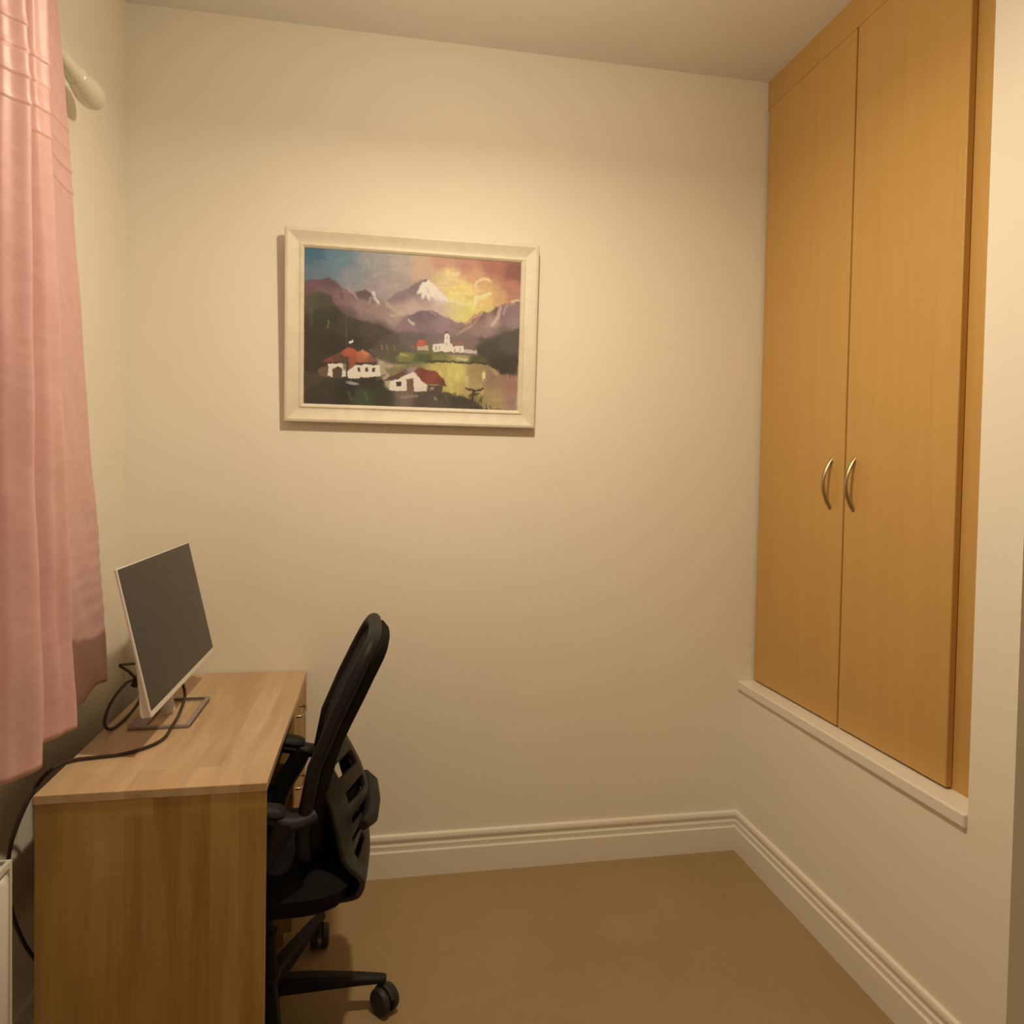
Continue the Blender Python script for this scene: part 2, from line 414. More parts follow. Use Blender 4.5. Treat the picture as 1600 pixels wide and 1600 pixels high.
for k in range(30):
    a = 2*math.pi*k/30
    lp.append((-2.035+.012*math.cos(a), -.44+.105*math.cos(a)*.78+.02*math.sin(a), .785+.046*math.sin(a)-.0*math.cos(a)))
CC = thing('coiled_cable', 'dark cable looped and tied behind the white monitor', 'cable', (-2.035, -.44, DZ))
def lerp3(c, yy, zz): return (c, yy, zz)
loop = crom([(-2.04, -.328, .812), (-2.045, -.40, .822), (-2.05, -.49, .800), (-2.05, -.535, .765), (-2.04, -.525, .742), (-2.03, -.45, .741), (-2.02, -.37, .760), (-2.022, -.335, .790)], 8, True)
tube('loop', loop, .0042, M['cable'], CC, ns=8, closed=True)
tube('cable_tail', crom([(-2.035, -.33, .812), (-2.04, -.385, .853), (-2.04, -.455, .889), (-2.035, -.40, .878), (-2.02, -.33, .862), (-1.985, -.31, .87)], 8), .004, M['cable'], CC, ns=8)
tube('twist_tie', [(-2.04, -.345, .800), (-2.03, -.315, .832)], .0095, M['cable'], CC, ns=8)

# ------------------------------------------------------------------ office chair
HX, HY = -1.635, -.60
C = thing('office_chair', 'black mesh back swivel office chair tucked under the desk', 'chair', (HX, HY, 0))
YC = -.62
# five-star base with castors
for k in range(5):
    a = math.radians(72*k-5); d = Vector((math.cos(a), math.sin(a), 0)); n = Vector((-d.y, d.x, 0)); c = Vector((HX, HY, 0))
    V = []; secs = [(.02, .024, .100, .060), (.12, .021, .101, .066), (.24, .0165, .095, .073), (.298, .014, .090, .074), (.308, .010, .088, .076)]
    for (r, hw, zt_, zb) in secs:
        p = c+d*r
        for (s, z) in ((-1, zb), (1, zb), (1, zt_-.006), (.6, zt_), (-.6, zt_), (-1, zt_-.006)):
            V.append(p+n*hw*s+Vector((0, 0, z)))
    F = []; m = 6
    for i in range(len(secs)-1):
        for j in range(m): F.append((i*m+j, i*m+(j+1) % m, (i+1)*m+(j+1) % m, (i+1)*m+j))
    F.append(tuple(reversed(range(m)))); F.append(tuple((len(secs)-1)*m+j for j in range(m)))
    leg = obj('base_leg', V, F, M['black'], C, bevel=.002)
    # castor: two wheels, hood and stem; trail direction differs per castor
    tr = math.radians(72*k+([-50, 200, 80, -40, 120][k])); td = Vector((math.cos(tr), math.sin(tr), 0)); tn = Vector((-td.y, td.x, 0))
    cc = c+d*.292+td*.018; V, F = [], []; wr = .034
    def disc(c0, prof):
        base = len(V); ns = 20
        for (r, h) in prof:
            for j in range(ns):
                an = 2*math.pi*j/ns
                V.append(c0+tn*h+td*(r*math.cos(an))+Vector((0, 0, r*math.sin(an))))
        for i in range(len(prof)-1):
            for j in range(ns): F.append((base+i*ns+j, base+i*ns+(j+1) % ns, base+(i+1)*ns+(j+1) % ns, base+(i+1)*ns+j))
        F.append(tuple(base+j for j in reversed(range(ns)))); F.append(tuple(base+(len(prof)-1)*ns+j for j in range(ns)))
    wc = cc+Vector((0, 0, wr))
    for sgn in (-1, 1):
        disc(wc, [(.012, sgn*.006), (wr-.004, sgn*.006), (wr, sgn*.010), (wr, sgn*.018), (wr-.003, sgn*.024), (wr-.012, sgn*.027), (.006, sgn*.0265)])
    # hood over the wheels
    base = len(V); ns = 12
    for h in (-.0055, .0055):
        for j in range(ns+1):
            an = math.radians(20+150*j/ns)
            V.append(wc+tn*h+td*(.037*math.cos(an))+Vector((0, 0, .037*math.sin(an))))
    for j in range(ns): F.append((base+j, base+j+1, base+ns+1+j+1, base+ns+1+j))
    F.append(tuple(base+j for j in range(ns+1))); F.append(tuple(base+ns+1+j for j in reversed(range(ns+1))))
    sv, sf = tubevf([c+d*.292+Vector((0, 0, .05)), c+d*.292+Vector((0, 0, .082))], .009, 10, base=len(V)); V += sv; F += sf
    obj('castor', V, F, M['charcoal'], leg, smooth=35)
lathe('hub', [(.034, .045), (.040, .055), (.040, .095), (.030, .108)], (HX, HY, 0), M['black'], C)
lathe('gas_column', [(.025, .105), (.025, .22), (.015, .221), (.015, .345)], (HX, HY, 0), M['black'], C)
box('tilt_mechanism', (HX-.11, HY-.07, .345), (HX+.09, HY+.07, .379), M['black'], C, bevel=.008)
# seat cushion: rounded slab with waterfall front (front is -x)
def seat_mesh():
    V, F = [], []; nu, nv = 28, 20
    x0, x1, hw = -1.87, -1.412, .222
    def P(u, v_, top):
        a, c2 = u*2-1, v_*2-1
        k = lambda t: math.copysign(1-(1-abs(t))**1.0, t)
        r = (abs(a)**5+abs(c2)**5)**.2
        m = max(abs(a), abs(c2)); s = m/r if r > 1e-6 else 1
        ax, cy2 = a*s, c2*s
        edge = max(0, 1-m)
        x = (x0+x1)/2+ax*(x1-x0)/2; y = YC+cy2*hw
        rise = (1-(1-min(1, edge/.22))**2)
        if top: z = .432+.036*rise-.012*math.exp(-((ax/.5)**2+(cy2/.5)**2))
        else: z = .432-.050*(1-(1-min(1, edge/.10))**2)
        return (x, y, z)
    for top in (1, 0):
        b0 = len(V)
        for i in range(nu+1):
            for j in range(nv+1): V.append(P(i/nu, j/nv, top))
        for i in range(nu):
            for j in range(nv):
                q_ = (b0+i*(nv+1)+j, b0+i*(nv+1)+j+1, b0+(i+1)*(nv+1)+j+1, b0+(i+1)*(nv+1)+j)
                F.append(q_ if not top else q_[::-1])
    return V, F
v, f = seat_mesh(); obj('seat', v, f, M['blackfab'], C, smooth=60)
# backrest: curved frame with stretched mesh
BPF = crom([(-1.528, .50, 0), (-1.53, .585, 0), (-1.505, .735, 0), (-1.44, .885, 0), (-1.381, 1.012, 0)], 10)
def bprof(t):
    t = min(max(t, 0), 1)*(len(BPF)-1); i = min(int(t), len(BPF)-2); fr = t-i
    p = BPF[i].lerp(BPF[i+1], fr); return p.x, p.y
def sq(a, t):
    c2 = t*2-1; m = max(abs(a), abs(c2)); r = (abs(a)**4.8+abs(c2)**4.8)**(1/4.8)
    k = m/r if r > 1e-6 else 1
    return a*k, .5+.5*c2*k
def bsurf(a, t, off=0):
    x, z = bprof(t); hw = .195+.012*math.sin(math.pi*t)
    return Vector((x-.010*a*a+.012+off, YC+a*hw, z))
ring = []
for k in range(72):
    an = 2*math.pi*k/72; ca, sa = math.cos(an), math.sin(an)
    a = math.copysign(abs(ca)**.42, ca); t = .5+.5*math.copysign(abs(sa)**.42, sa)
    ring.append(bsurf(a, t))
tube('backrest_frame', ring, .0165, M['black'], C, ns=12, closed=True, ry=1.15)
V, F = [], []; na, nt = 14, 26
for i in range(na+1):
    for j in range(nt+1):
        V.append(bsurf(*sq((-1+2*i/na)*.985, .008+.985*j/nt)))
for i in range(na):
    for j in range(nt): F.append((i*(nt+1)+j, (i+1)*(nt+1)+j, (i+1)*(nt+1)+j+1, i*(nt+1)+j+1))
obj('backrest_mesh', V, F, M['meshfab'], C, smooth=180, solid=.006)
# upholstered rear pad following the frame, thicker towards the top
V, F = [], []
def padth(a, t):
    e = min(1, (1-abs(a))/.25, t/.10, (1-t)/.10); e = max(0, e)
    return .010+(.024+.012*t)*math.sqrt(1-(1-e)**2)
for layer in (0, 1):
    b0 = len(V)
    for i in range(na+1):
        for j in range(nt+1):
            a, t = (-1+2*i/na)*.99, .006+.988*j/nt
            V.append(bsurf(*sq(a, t), .004 if not layer else .004+padth(a, t)))
    for i in range(na):
        for j in range(nt):
            q_ = (b0+i*(nt+1)+j, b0+(i+1)*(nt+1)+j, b0+(i+1)*(nt+1)+j+1, b0+i*(nt+1)+j+1); F.append(q_ if layer else q_[::-1])
m1 = (na+1)*(nt+1)
edge_ = [i*(nt+1) for i in range(na+1)]+[na*(nt+1)+j for j in range(1, nt+1)]+[i*(nt+1)+nt for i in range(na-1, -1, -1)]+[j for j in range(nt-1, 0, -1)]
for k in range(len(edge_)):
    a, c2 = edge_[k], edge_[(k+1) % len(edge_)]; F.append((a, c2, c2+m1, a+m1))
obj('back_pad', V, F, M['blackfab'], C, smooth=50)
# slotted plastic spine shell curving under the seat
SP = crom([(-1.462, .745, 0), (-1.432, .70, 0), (-1.402, .635, 0), (-1.388, .575, 0), (-1.398, .525, 0), (-1.402, .485, 0), (-1.386, .452, 0), (-1.383, .425, 0), (-1.400, .398, 0), (-1.437, .378, 0), (-1.50, .370, 0), (-1.56, .368, 0)], 4)
cols = [-1, -.72, -.12, .12, .72, 1]; V, F = [], []; n = len(SP)
for i, p in enumerate(SP):
    s = i/(n-1); hw = .165 if s < .45 else .165-.10*min(1, (s-.45)/.35)
    hw = .175 if s < .7 else .175-.09*(s-.7)/.3
    for a in cols: V.append((p.x-(.062*max(0, min(1, (p.y-.44)/.14))*max(0, min(1, (.76-p.y)/.06))+.010)*(abs(a)**2), YC+a*hw, p.y))
nc = len(cols)
for i in range(n-1):
    for j in range(nc-1):
        if j in (1, 3) and 3 <= i < 23 and i % 4 in (0, 1): continue
        F.append((i*nc+j, i*nc+j+1, (i+1)*nc+j+1, (i+1)*nc+j))
o = obj('spine_shell', V, F, M['charcoal'], C, smooth=50, solid=.014, label='slotted charcoal plastic back support curving under the seat')
md = o.modifiers.new('bevel', 'BEVEL'); md.width = .003; md.segments = 2; md.limit_method = 'ANGLE'
# added black sheet that darkens the slots from behind (the top row stays open)
V, F = [], []; rows = [i for i in range(9, 26)]
for i in rows:
    p = SP[i]
    for a in (-.9, -.45, 0, .45, .9): V.append((p.x-(.062*max(0, min(1, (p.y-.44)/.14))*max(0, min(1, (.76-p.y)/.06))+.010)*a*a-.014, YC+a*.175, p.y))
for i in range(len(rows)-1):
    for j in range(4): F.append((i*5+j, i*5+j+1, (i+1)*5+j+1, (i+1)*5+j))
obj('slot_dark_sheet', V, F, M['blackfab'], C, smooth=180, solid=.003)
tube('lumbar_bar', [(-1.392, YC-.15, .565), (-1.376, YC-.10, .560), (-1.372, YC, .558), (-1.376, YC+.10, .560), (-1.392, YC+.15, .565)], [.012, .02, .022, .02, .012], M['black'], C, ns=12)
# looped armrests
for s in (-1, 1):
    y = YC+s*.215
    loopA = crom([(-1.505, y-s*.02, .622), (-1.548, y, .615), (-1.60, y, .628), (-1.70, y, .642), (-1.745, y, .630), (-1.735, y, .60), (-1.685, y, .53), (-1.64, y, .45), (-1.62, y-s*.03, .405), (-1.62, y-s*.08, .384)], 6)
    ar = tube('armrest', loopA, .018, M['black'], C, ns=12, ry=1.5)
    tube('arm_pad', [(-1.565, y, .636), (-1.58, y, .640), (-1.64, y, .652), (-1.70, y, .660), (-1.735, y, .658)], [.010, .016, .017, .016, .010], M['black'], ar, ns=12, ry=1.7)
    tube('rear_post', crom([(-1.567, y, .628), (-1.588, y, .58), (-1.622, y, .52), (-1.645, y, .45)], 6), .027, M['black'], ar, ns=12, ry=1.3)

# ------------------------------------------------------------------ curtain and pole
RX, RZ = -2.112, 2.380
CP = thing('curtain_pole', 'cream curtain pole with a rounded finial on the left wall', 'curtain pole', (RX, -1.5, RZ))
tube('rod', [(RX, -2.75, RZ), (RX, -.60, RZ)], .0145, M['fin'], CP, ns=20)
lathe('finial', [(.0155, -.66), (.0165, -.655), (.0185, -.62), (.0205, -.585), (.0215, -.568), (.0245, -.565), (.0265, -.54), (.031, -.515), (.0345, -.485), (.033, -.46), (.026, -.442), (.012, -.433), (.002, -.432)],
      (RX, 0, RZ), M['fin'], CP, axis=1, ns=28)
for yb in (-.90, -2.55):
    v, f = tubevf([(XL+.001, yb, RZ), (RX+.0, yb, RZ)], .011, 14)
    v2, f2 = lathevf([(.03, 0), (.03, .008), (.02, .014)], (XL+.0005, yb, RZ), 0, 20, base=len(v))
    obj('bracket', v+v2, f+f2, M['fin'], CP, smooth=35)
hem = [(-2.094, -.385), (-2.096, -.46), (-2.088, -.56), (-2.073, -.65), (-2.050, -.73), (-2.022, -.790), (-2.030, -.83), (-2.062, -.865), (-2.066, -.92), (-2.024, -.965), (-2.002, -1.00), (-2.03, -1.045),
       (-2.085, -1.08), (-2.09, -1.15), (-2.03, -1.19), (-2.02, -1.23), (-2.085, -1.28), (-2.085, -1.35), (-2.02, -1.41), (-2.08, -1.48), (-2.09, -1.55)]
HP = crom([(x, y, 0) for x, y in hem], 14)
Z0, Z1 = .835, 2.54
zs = [Z0+(Z1-Z0)*k/150 for k in range(151)]
tucks = [2.068, 2.114, 2.158, 2.202]
for z in tucks: zs += [z-.009, z-.004, z-.001, z+.001, z+.004, z+.009]
zs = sorted(zs)
V, F = [], []; nu = len(HP)
rs = random.Random(3)
for z in zs:
    t = (z-Z0)/(Z1-Z0)
    for i, p in enumerate(HP):
        fl = max(0, min(1, (p.y+.785)/.38))
        ty = -.98+(p.y+.785)*(.70 if p.y > -.785 else .62)
        tx = (-2.042+(p.x+2.055)*.95)*(1-fl)-2.091*fl
        e_ = t/.9
        y = p.y*(1-e_)+ty*e_; x = p.x*(1-e_)+tx*e_
        x += .002*math.sin(9*z+17*p.y)*math.sin(3.1*z+1)+.0015*math.sin(23*z+40*p.y)*(1-t)
        y += .004*math.sin(6*z+11*p.y)
        if i >= 60: x += (.0015+.003*math.sin(2.3*z+9*p.y)**2)*math.sin(p.y*118+1.2*math.sin(2.1*z)+.6*z)
        # crinkles near the free edge
        if i < 60: x += .0018*math.sin(70*z+9*math.sin(11*z))*(1-i/60)*max(0, 1-t*2.2)
        for zt_ in tucks:
            dz = z-zt_
            if -.001 <= dz < .012: x += .0025*(1-dz/.012)
        zz = z
        if t < .03: zz += .006*math.sin(p.y*37)*(1-t/.03)
        V.append((x, y, zz))
for k in range(len(zs)-1):
    for i in range(nu-1):
        a = k*nu+i; F.append((a, a+1, a+nu+1, a+nu))
o = obj('curtain', V, F, M['satin'], smooth=180, solid=.003)
tag(o, 'pink satin curtain hanging in folds beside the desk', 'curtain')

# ------------------------------------------------------------------ radiator under the window
RD = thing('radiator', 'white panel radiator on the left wall beside the desk', 'radiator', (-2.12, -1.5, .12))
ry0, ry1, rz0, rz1 = -2.10, -.975, .12, .648
V, F = [], []; n = 34
prof = []
for k in range(n*4+1):
    y = ry0+.01+(ry1-ry0-.02)*k/(n*4); prof.append((-2.068+(.006 if k % 4 in (1, 2) else 0), y))
for z in (rz0+.02, rz0+.035, rz1-.035, rz1-.02):
    for (x, y) in prof: V.append((x if rz0+.03 < z < rz1-.03 else -2.074, y, z))
m = len(prof)
for i in range(3):
    for k in range(m-1): F.append((i*m+k, i*m+k+1, (i+1)*m+k+1, (i+1)*m+k))
obj('front_panel', V, F, M['white'], RD, smooth=40, solid=.004)
box('rear_panel', (-2.135, ry0+.01, rz0+.02), (-2.128, ry1-.01, rz1-.02), M['white'], RD)
for ya, yb in ((ry0, ry0+.006), (ry1-.006, ry1)): box('end_cover', (-2.140, ya, rz0), (-2.064, yb, rz1), M['white'], RD, bevel=.003)
v, f = boxes([((-2.140, ry0+.006, rz1-.012), (-2.132, ry1-.006, rz1)), ((-2.072, ry0+.006, rz1-.012), (-2.064, ry1-.006, rz1))]
             + [((-2.132, ry0+.02+k*.036, rz1-.010), (-2.072, ry0+.028+k*.036, rz1-.004)) for k in range(31)])
obj('top_grille', v, f, M['white'], RD)
for y in (ry0+.25, ry1-.2): box('wall_bracket', (XL+.0005, y, .2), (-2.136, y+.03, .55), M['white'], RD)
for y in (ry0+.06, ry1-.06): tube('pipe', [(-2.10, y, .0), (-2.10, y, rz0+.03)], .0075, M['white'], RD)

# ------------------------------------------------------------------ picture: frame rails and painted canvas
PX0, PX1, PZ0, PZ1 = -1.679, -.828, 1.579, 2.213
YB, YT = -.034, -.062          # front plane distance from wall: bottom, top (picture leans forward)
FWD = .062
PC = thing('framed_painting', 'landscape painting with snowy mountain in a cream wooden frame', 'painting', ((PX0+PX1)/2, -.02, PZ0))
hgt = PZ1-PZ0; lean = math.atan2(YB-YT, hgt)
pz = Vector((0, -math.sin(lean), math.cos(lean))); pn = Vector((0, -math.cos(lean), -math.sin(lean)))
p0 = Vector((PX0, YB, PZ0)); PWd = PX1-PX0; PHt = hgt/math.cos(lean)
def pp(u, v_, c): return p0+Vector((u, 0, 0))+pz*v_+pn*c
RP = [(0, -.022), (0, -.004), (.003, 0), (.010, .001), (.018, -.002), (.030, -.006), (.042, -.009), (.047, -.0085), (.050, -.006), (.054, -.006), (.058, -.009), (.0615, -.013), (.0615, -.022)]
corners = [(0, 0), (PWd, 0), (PWd, PHt), (0, PHt)]
inn = [(1, 1), (-1, 1), (-1, -1), (1, -1)]
for k in range(4):
    V, F = [], []; n = len(RP)
    for (c, i2) in ((corners[k], inn[k]), (corners[(k+1) % 4], inn[(k+1) % 4])):
        for (t, h) in RP: V.append(pp(c[0]+i2[0]*t, c[1]+i2[1]*t, h))
    for j in range(n): F.append((j, (j+1) % n, (j+1) % n+n, j+n))
    F.append(tuple(range(n))); F.append(tuple(n+j for j in reversed(range(n))))
    obj('frame_rail', V, F, M['frame'], PC, smooth=28)
# canvas painted as colour attribute on a fine grid
NX, NY = 520, 390
rg = np.random.RandomState(5)
def vnoise(nx, ny, seed):
    r = np.random.RandomState(seed).rand(ny+2, nx+2)
    yy, xx = np.meshgrid(np.linspace(0, ny, NY), np.linspace(0, nx, NX), indexing='ij')
    xi, yi = np.minimum(xx.astype(int), nx), np.minimum(yy.astype(int), ny); fx_, fy_ = xx-xi, yy-yi
    fx_, fy_ = fx_*fx_*(3-2*fx_), fy_*fy_*(3-2*fy_)
    return (r[yi, xi]*(1-fx_)*(1-fy_)+r[yi, xi+1]*fx_*(1-fy_)+r[yi+1, xi]*(1-fx_)*fy_+r[yi+1, xi+1]*fx_*fy_)-.5
vv, uu = np.meshgrid(np.linspace(0, 1, NY), np.linspace(0, 1, NX), indexing='ij')   # v downwards
# working pixel frame (x 190..1430, y grows down; slanted edges of the view removed)
GX = 190+uu*1240+vnoise(50, 38, 1)*9+vnoise(170, 120, 2)*6
GY = 155+vv*930+vnoise(54, 44, 3)*9+vnoise(170, 130, 4)*6
def T(x, y):
    yt = 155+(x-190)*.0856; yb = 1075+(x-190)*.0385
    return x, 155+(y-yt)/(yb-yt)*930
IMG = np.zeros((NY, NX, 3))
def lin(c): return np.array(srgb(*c)[:3])
def blobs(L, p=2.2):
    """smooth inverse-distance blend of colours"""
    num = np.zeros((NY, NX, 3)); den = np.zeros((NY, NX, 1))
    for (x, y, c) in L:
        x, y = T(x, y); d = ((GX-x)**2+(GY-y)**2+900)**(-p/1.0/1)
        num += d[..., None]*lin(c); den += d[..., None]
    return num/den
def poly(P, soft=4):
    P = [T(*p) for p in P]; n = len(P); ins = np.zeros((NY, NX), bool); dist = np.full((NY, NX), 1e9)
    for i in range(n):
        (x0, y0), (x1, y1) = P[i], P[(i+1) % n]
        c = ((y0 > GY) != (y1 > GY)) & (GX < (x1-x0)*(GY-y0)/((y1-y0) or 1e-9)+x0); ins ^= c
        dx, dy = x1-x0, y1-y0; t = np.clip(((GX-x0)*dx+(GY-y0)*dy)/((dx*dx+dy*dy) or 1e-9), 0, 1)
        dist = np.minimum(dist, np.hypot(GX-x0-t*dx, GY-y0-t*dy))
    sd = np.where(ins, dist, -dist); return np.clip(.5+sd/(2*soft), 0, 1)
def put(mask, col, a=1.0):
    global IMG
    c = lin(col) if isinstance(col, tuple) else col
    m = (mask*a)[..., None]; IMG = IMG*(1-m)+c*m
def stroke(P, w_, col, a=1.0, soft=3):
    P = [T(*p) for p in P]; dist = np.full((NY, NX), 1e9)
    for (x0, y0), (x1, y1) in zip(P[:-1], P[1:]):
        dx, dy = x1-x0, y1-y0; t = np.clip(((GX-x0)*dx+(GY-y0)*dy)/((dx*dx+dy*dy) or 1e-9), 0, 1)
        dist = np.minimum(dist, np.hypot(GX-x0-t*dx, GY-y0-t*dy))
    put(np.clip(.5+(w_-dist)/(2*soft), 0, 1), col, a)
IMG = blobs([(230, 190, (58, 98, 112)), (380, 210, (92, 122, 128)), (260, 300, (95, 112, 118)), (480, 330, (130, 128, 124)), (600, 250, (148, 138, 128)), (560, 400, (150, 130, 122)),
             (720, 230, (168, 148, 130)), (700, 380, (158, 136, 124)), (860, 290, (190, 148, 112)), (960, 250, (186, 122, 92)), (1000, 330, (214, 176, 108)), (1080, 420, (226, 192, 104)),
             (1120, 520, (216, 194, 92)), (1030, 520, (216, 196, 112)), (1150, 330, (200, 138, 92)), (1250, 270, (168, 92, 70)), (1400, 320, (142, 78, 66)), (1380, 420, (178, 112, 84)),
             (1300, 470, (204, 148, 92)), (1230, 480, (216, 176, 96)), (1200, 540, (206, 176, 88)), (1100, 270, (182, 112, 86))])
# short brush dabs that vary the pigment locally
def dab(x, y, ang, ln, wd, mul, a):
    cx_, cy_ = int((x-190)/1240*(NX-1)), int((y-155)/930*(NY-1)); rx, ry = int((ln+wd+8)/1240*NX)+1, int((ln+wd+8)/930*NY)+1
    sl = (slice(max(0, cy_-ry), cy_+ry+1), slice(max(0, cx_-rx), cx_+rx+1))
    gx, gy = GX[sl]-x, GY[sl]-y
    if gx.size == 0: return
    t = np.clip(gx*math.cos(ang)+gy*math.sin(ang), -ln, ln)
    d = np.hypot(gx-t*math.cos(ang), gy-t*math.sin(ang)); m = (np.clip(.5+(wd-d)/5, 0, 1)*a*(1-.5*np.abs(t)/ln))[..., None]
    IMG[sl] = IMG[sl]*(1-m)+np.clip(IMG[min(NY-1, cy_), min(NX-1, cx_)]*mul, 0, 1)*m
def dabs(n, zone, ang, ln, wd, am, skip=None):
    x0, x1, y0, y1 = zone
    for k in range(n):
        x, y = x0+rg.rand()*(x1-x0), y0+rg.rand()*(y1-y0)
        if skip and skip[0] < x < skip[1] and skip[2] < y < skip[3]: continue
        dab(x, y, rg.choice(ang)+rg.randn()*.25, ln*(.6+rg.rand()), wd, np.array([1, 1, 1])*(.84+.36*rg.rand())+rg.randn(3)*.04, am)
dabs(420, (200, 1420, 160, 480), (-.35, .1), 34, 8, .4)
# snow mountain
put(poly([(640, 480), (700, 430), (790, 385), (840, 352), (885, 350), (930, 390), (990, 455), (1060, 492), (1130, 520), (1130, 620), (640, 620)], 6), blobs([(720, 450, (132, 104, 102)), (820, 400, (122, 96, 96)), (860, 470, (160, 128, 116)), (960, 450, (205, 180, 165)), (800, 520, (182, 146, 126)), (980, 530, (200, 168, 128)), (1060, 530, (212, 184, 108)), (1110, 560, (212, 186, 96))]))
put(poly([(842, 380), (862, 352), (890, 352), (925, 392), (985, 455), (1000, 475), (955, 462), (925, 440), (935, 470), (900, 445), (895, 478), (872, 440), (845, 462), (850, 425), (818, 432)], 7), (232, 214, 204), .92)
put(poly([(845, 365), (862, 350), (892, 352), (878, 366)], 3), (112, 90, 92)); stroke([(875, 395), (895, 430)], 5, (170, 145, 140), .7); stroke([(910, 410), (950, 450)], 4, (240, 226, 214), .9)
stroke([(1000, 470), (1080, 492), (1150, 500)], 9, (226, 206, 140), .7, 6)
put(poly([(640, 500), (760, 480), (900, 490), (980, 505), (960, 540), (900, 545), (700, 560)], 24), (186, 150, 130), .6)
# left range
left = poly([(190, 352), (250, 345), (325, 330), (360, 365), (420, 402), (470, 418), (530, 405), (585, 440), (640, 480), (700, 520), (760, 565), (830, 610), (900, 670), (600, 700), (190, 640)], 5)
put(left, blobs([(230, 370, (108, 74, 76)), (330, 350, (96, 66, 70)), (420, 430, (132, 96, 92)), (300, 430, (118, 84, 80)), (520, 425, (92, 72, 74)), (500, 500, (146, 112, 104)), (620, 520, (150, 118, 106)), (700, 570, (158, 128, 112)), (760, 640, (120, 96, 90)), (440, 560, (96, 76, 66)), (260, 520, (74, 60, 50)), (600, 640, (98, 80, 74))]))
stroke([(430, 395), (455, 420), (480, 450)], 7, (176, 138, 124), .7); stroke([(575, 420), (580, 455), (600, 480)], 9, (212, 188, 172), .85); stroke([(560, 455), (545, 490)], 6, (170, 140, 130), .6)
stroke([(650, 490), (700, 530), (740, 555)], 12, (196, 162, 124), .6, 6); stroke([(680, 560), (750, 545)], 8, (200, 170, 132), .55, 5); stroke([(350, 350), (390, 400), (400, 450)], 9, (92, 64, 66), .5)
# middle mountain
put(poly([(700, 620), (770, 560), (830, 535), (905, 527), (960, 555), (1030, 590), (1110, 612), (1080, 680), (720, 690)], 5), blobs([(830, 550, (112, 84, 90)), (900, 545, (122, 92, 96)), (980, 610, (148, 112, 110)), (780, 620, (138, 104, 104)), (880, 640, (128, 100, 98)), (1060, 630, (140, 108, 100))]))
stroke([(780, 585), (800, 610)], 7, (206, 180, 150), .8); stroke([(900, 530), (930, 560)], 6, (170, 134, 128), .5)
# right range
put(poly([(1020, 690), (1090, 615), (1150, 565), (1200, 540), (1240, 550), (1280, 520), (1340, 495), (1380, 490), (1440, 478), (1440, 720), (1040, 740)], 5), blobs([(1130, 600, (150, 106, 90)), (1200, 560, (126, 84, 78)), (1290, 530, (116, 78, 76)), (1260, 600, (168, 128, 112)), (1370, 530, (140, 104, 100)), (1400, 600, (146, 116, 108)), (1180, 660, (146, 112, 104)), (1330, 660, (112, 90, 80)), (1080, 680, (128, 100, 92))]))
stroke([(1105, 610), (1150, 575), (1200, 550)], 6, (206, 150, 108), .8); stroke([(1310, 520), (1300, 570), (1260, 620)], 10, (206, 168, 146), .75, 5); stroke([(1190, 560), (1160, 610)], 8, (176, 128, 108), .6)
stroke([(1350, 500), (1330, 560)], 8, (184, 146, 128), .6, 5); stroke([(1380, 485), (1430, 475)], 6, (214, 182, 130), .7); stroke([(1060, 670), (1140, 620)], 9, (186, 150, 134), .5, 5)
dabs(420, (200, 1420, 400, 680), (.7, -.7), 14, 4, .4, (640, 1130, 0, 520))
# haze and dark middle ground
put(poly([(560, 660), (800, 650), (1100, 680), (1240, 690), (1430, 640), (1430, 860), (1200, 850), (700, 850), (560, 800)], 12), blobs([(640, 700, (84, 68, 58)), (800, 690, (104, 84, 78)), (960, 690, (122, 98, 90)), (1120, 720, (128, 98, 86)), (1250, 720, (90, 74, 64)), (1380, 700, (84, 70, 60)), (700, 790, (92, 82, 58)), (900, 800, (108, 102, 58)), (1340, 800, (70, 60, 48))]))
put(poly([(190, 440), (270, 410), (330, 432), (370, 500), (430, 560), (520, 590), (620, 610), (690, 660), (600, 700), (560, 760), (600, 820), (600, 920), (190, 920)], 9), blobs([(230, 470, (84, 74, 52)), (300, 460, (76, 68, 50)), (320, 560, (56, 50, 36)), (240, 640, (58, 50, 38)), (440, 620, (66, 56, 42)), (540, 660, (74, 60, 48)), (360, 720, (50, 42, 32)), (560, 780, (64, 54, 40)), (250, 800, (62, 50, 38)), (480, 700, (54, 46, 36))]))
stroke([(322, 585), (322, 625)], 5, (124, 116, 76), .7); stroke([(225, 520), (235, 600)], 9, (96, 88, 58), .4, 6)
put(poly([(1170, 740), (1280, 700), (1430, 640), (1425, 920), (1340, 925), (1280, 880), (1200, 830)], 9), blobs([(1250, 740, (72, 64, 48)), (1380, 720, (84, 74, 60)), (1340, 850, (62, 52, 42)), (1400, 880, (70, 56, 46))]))
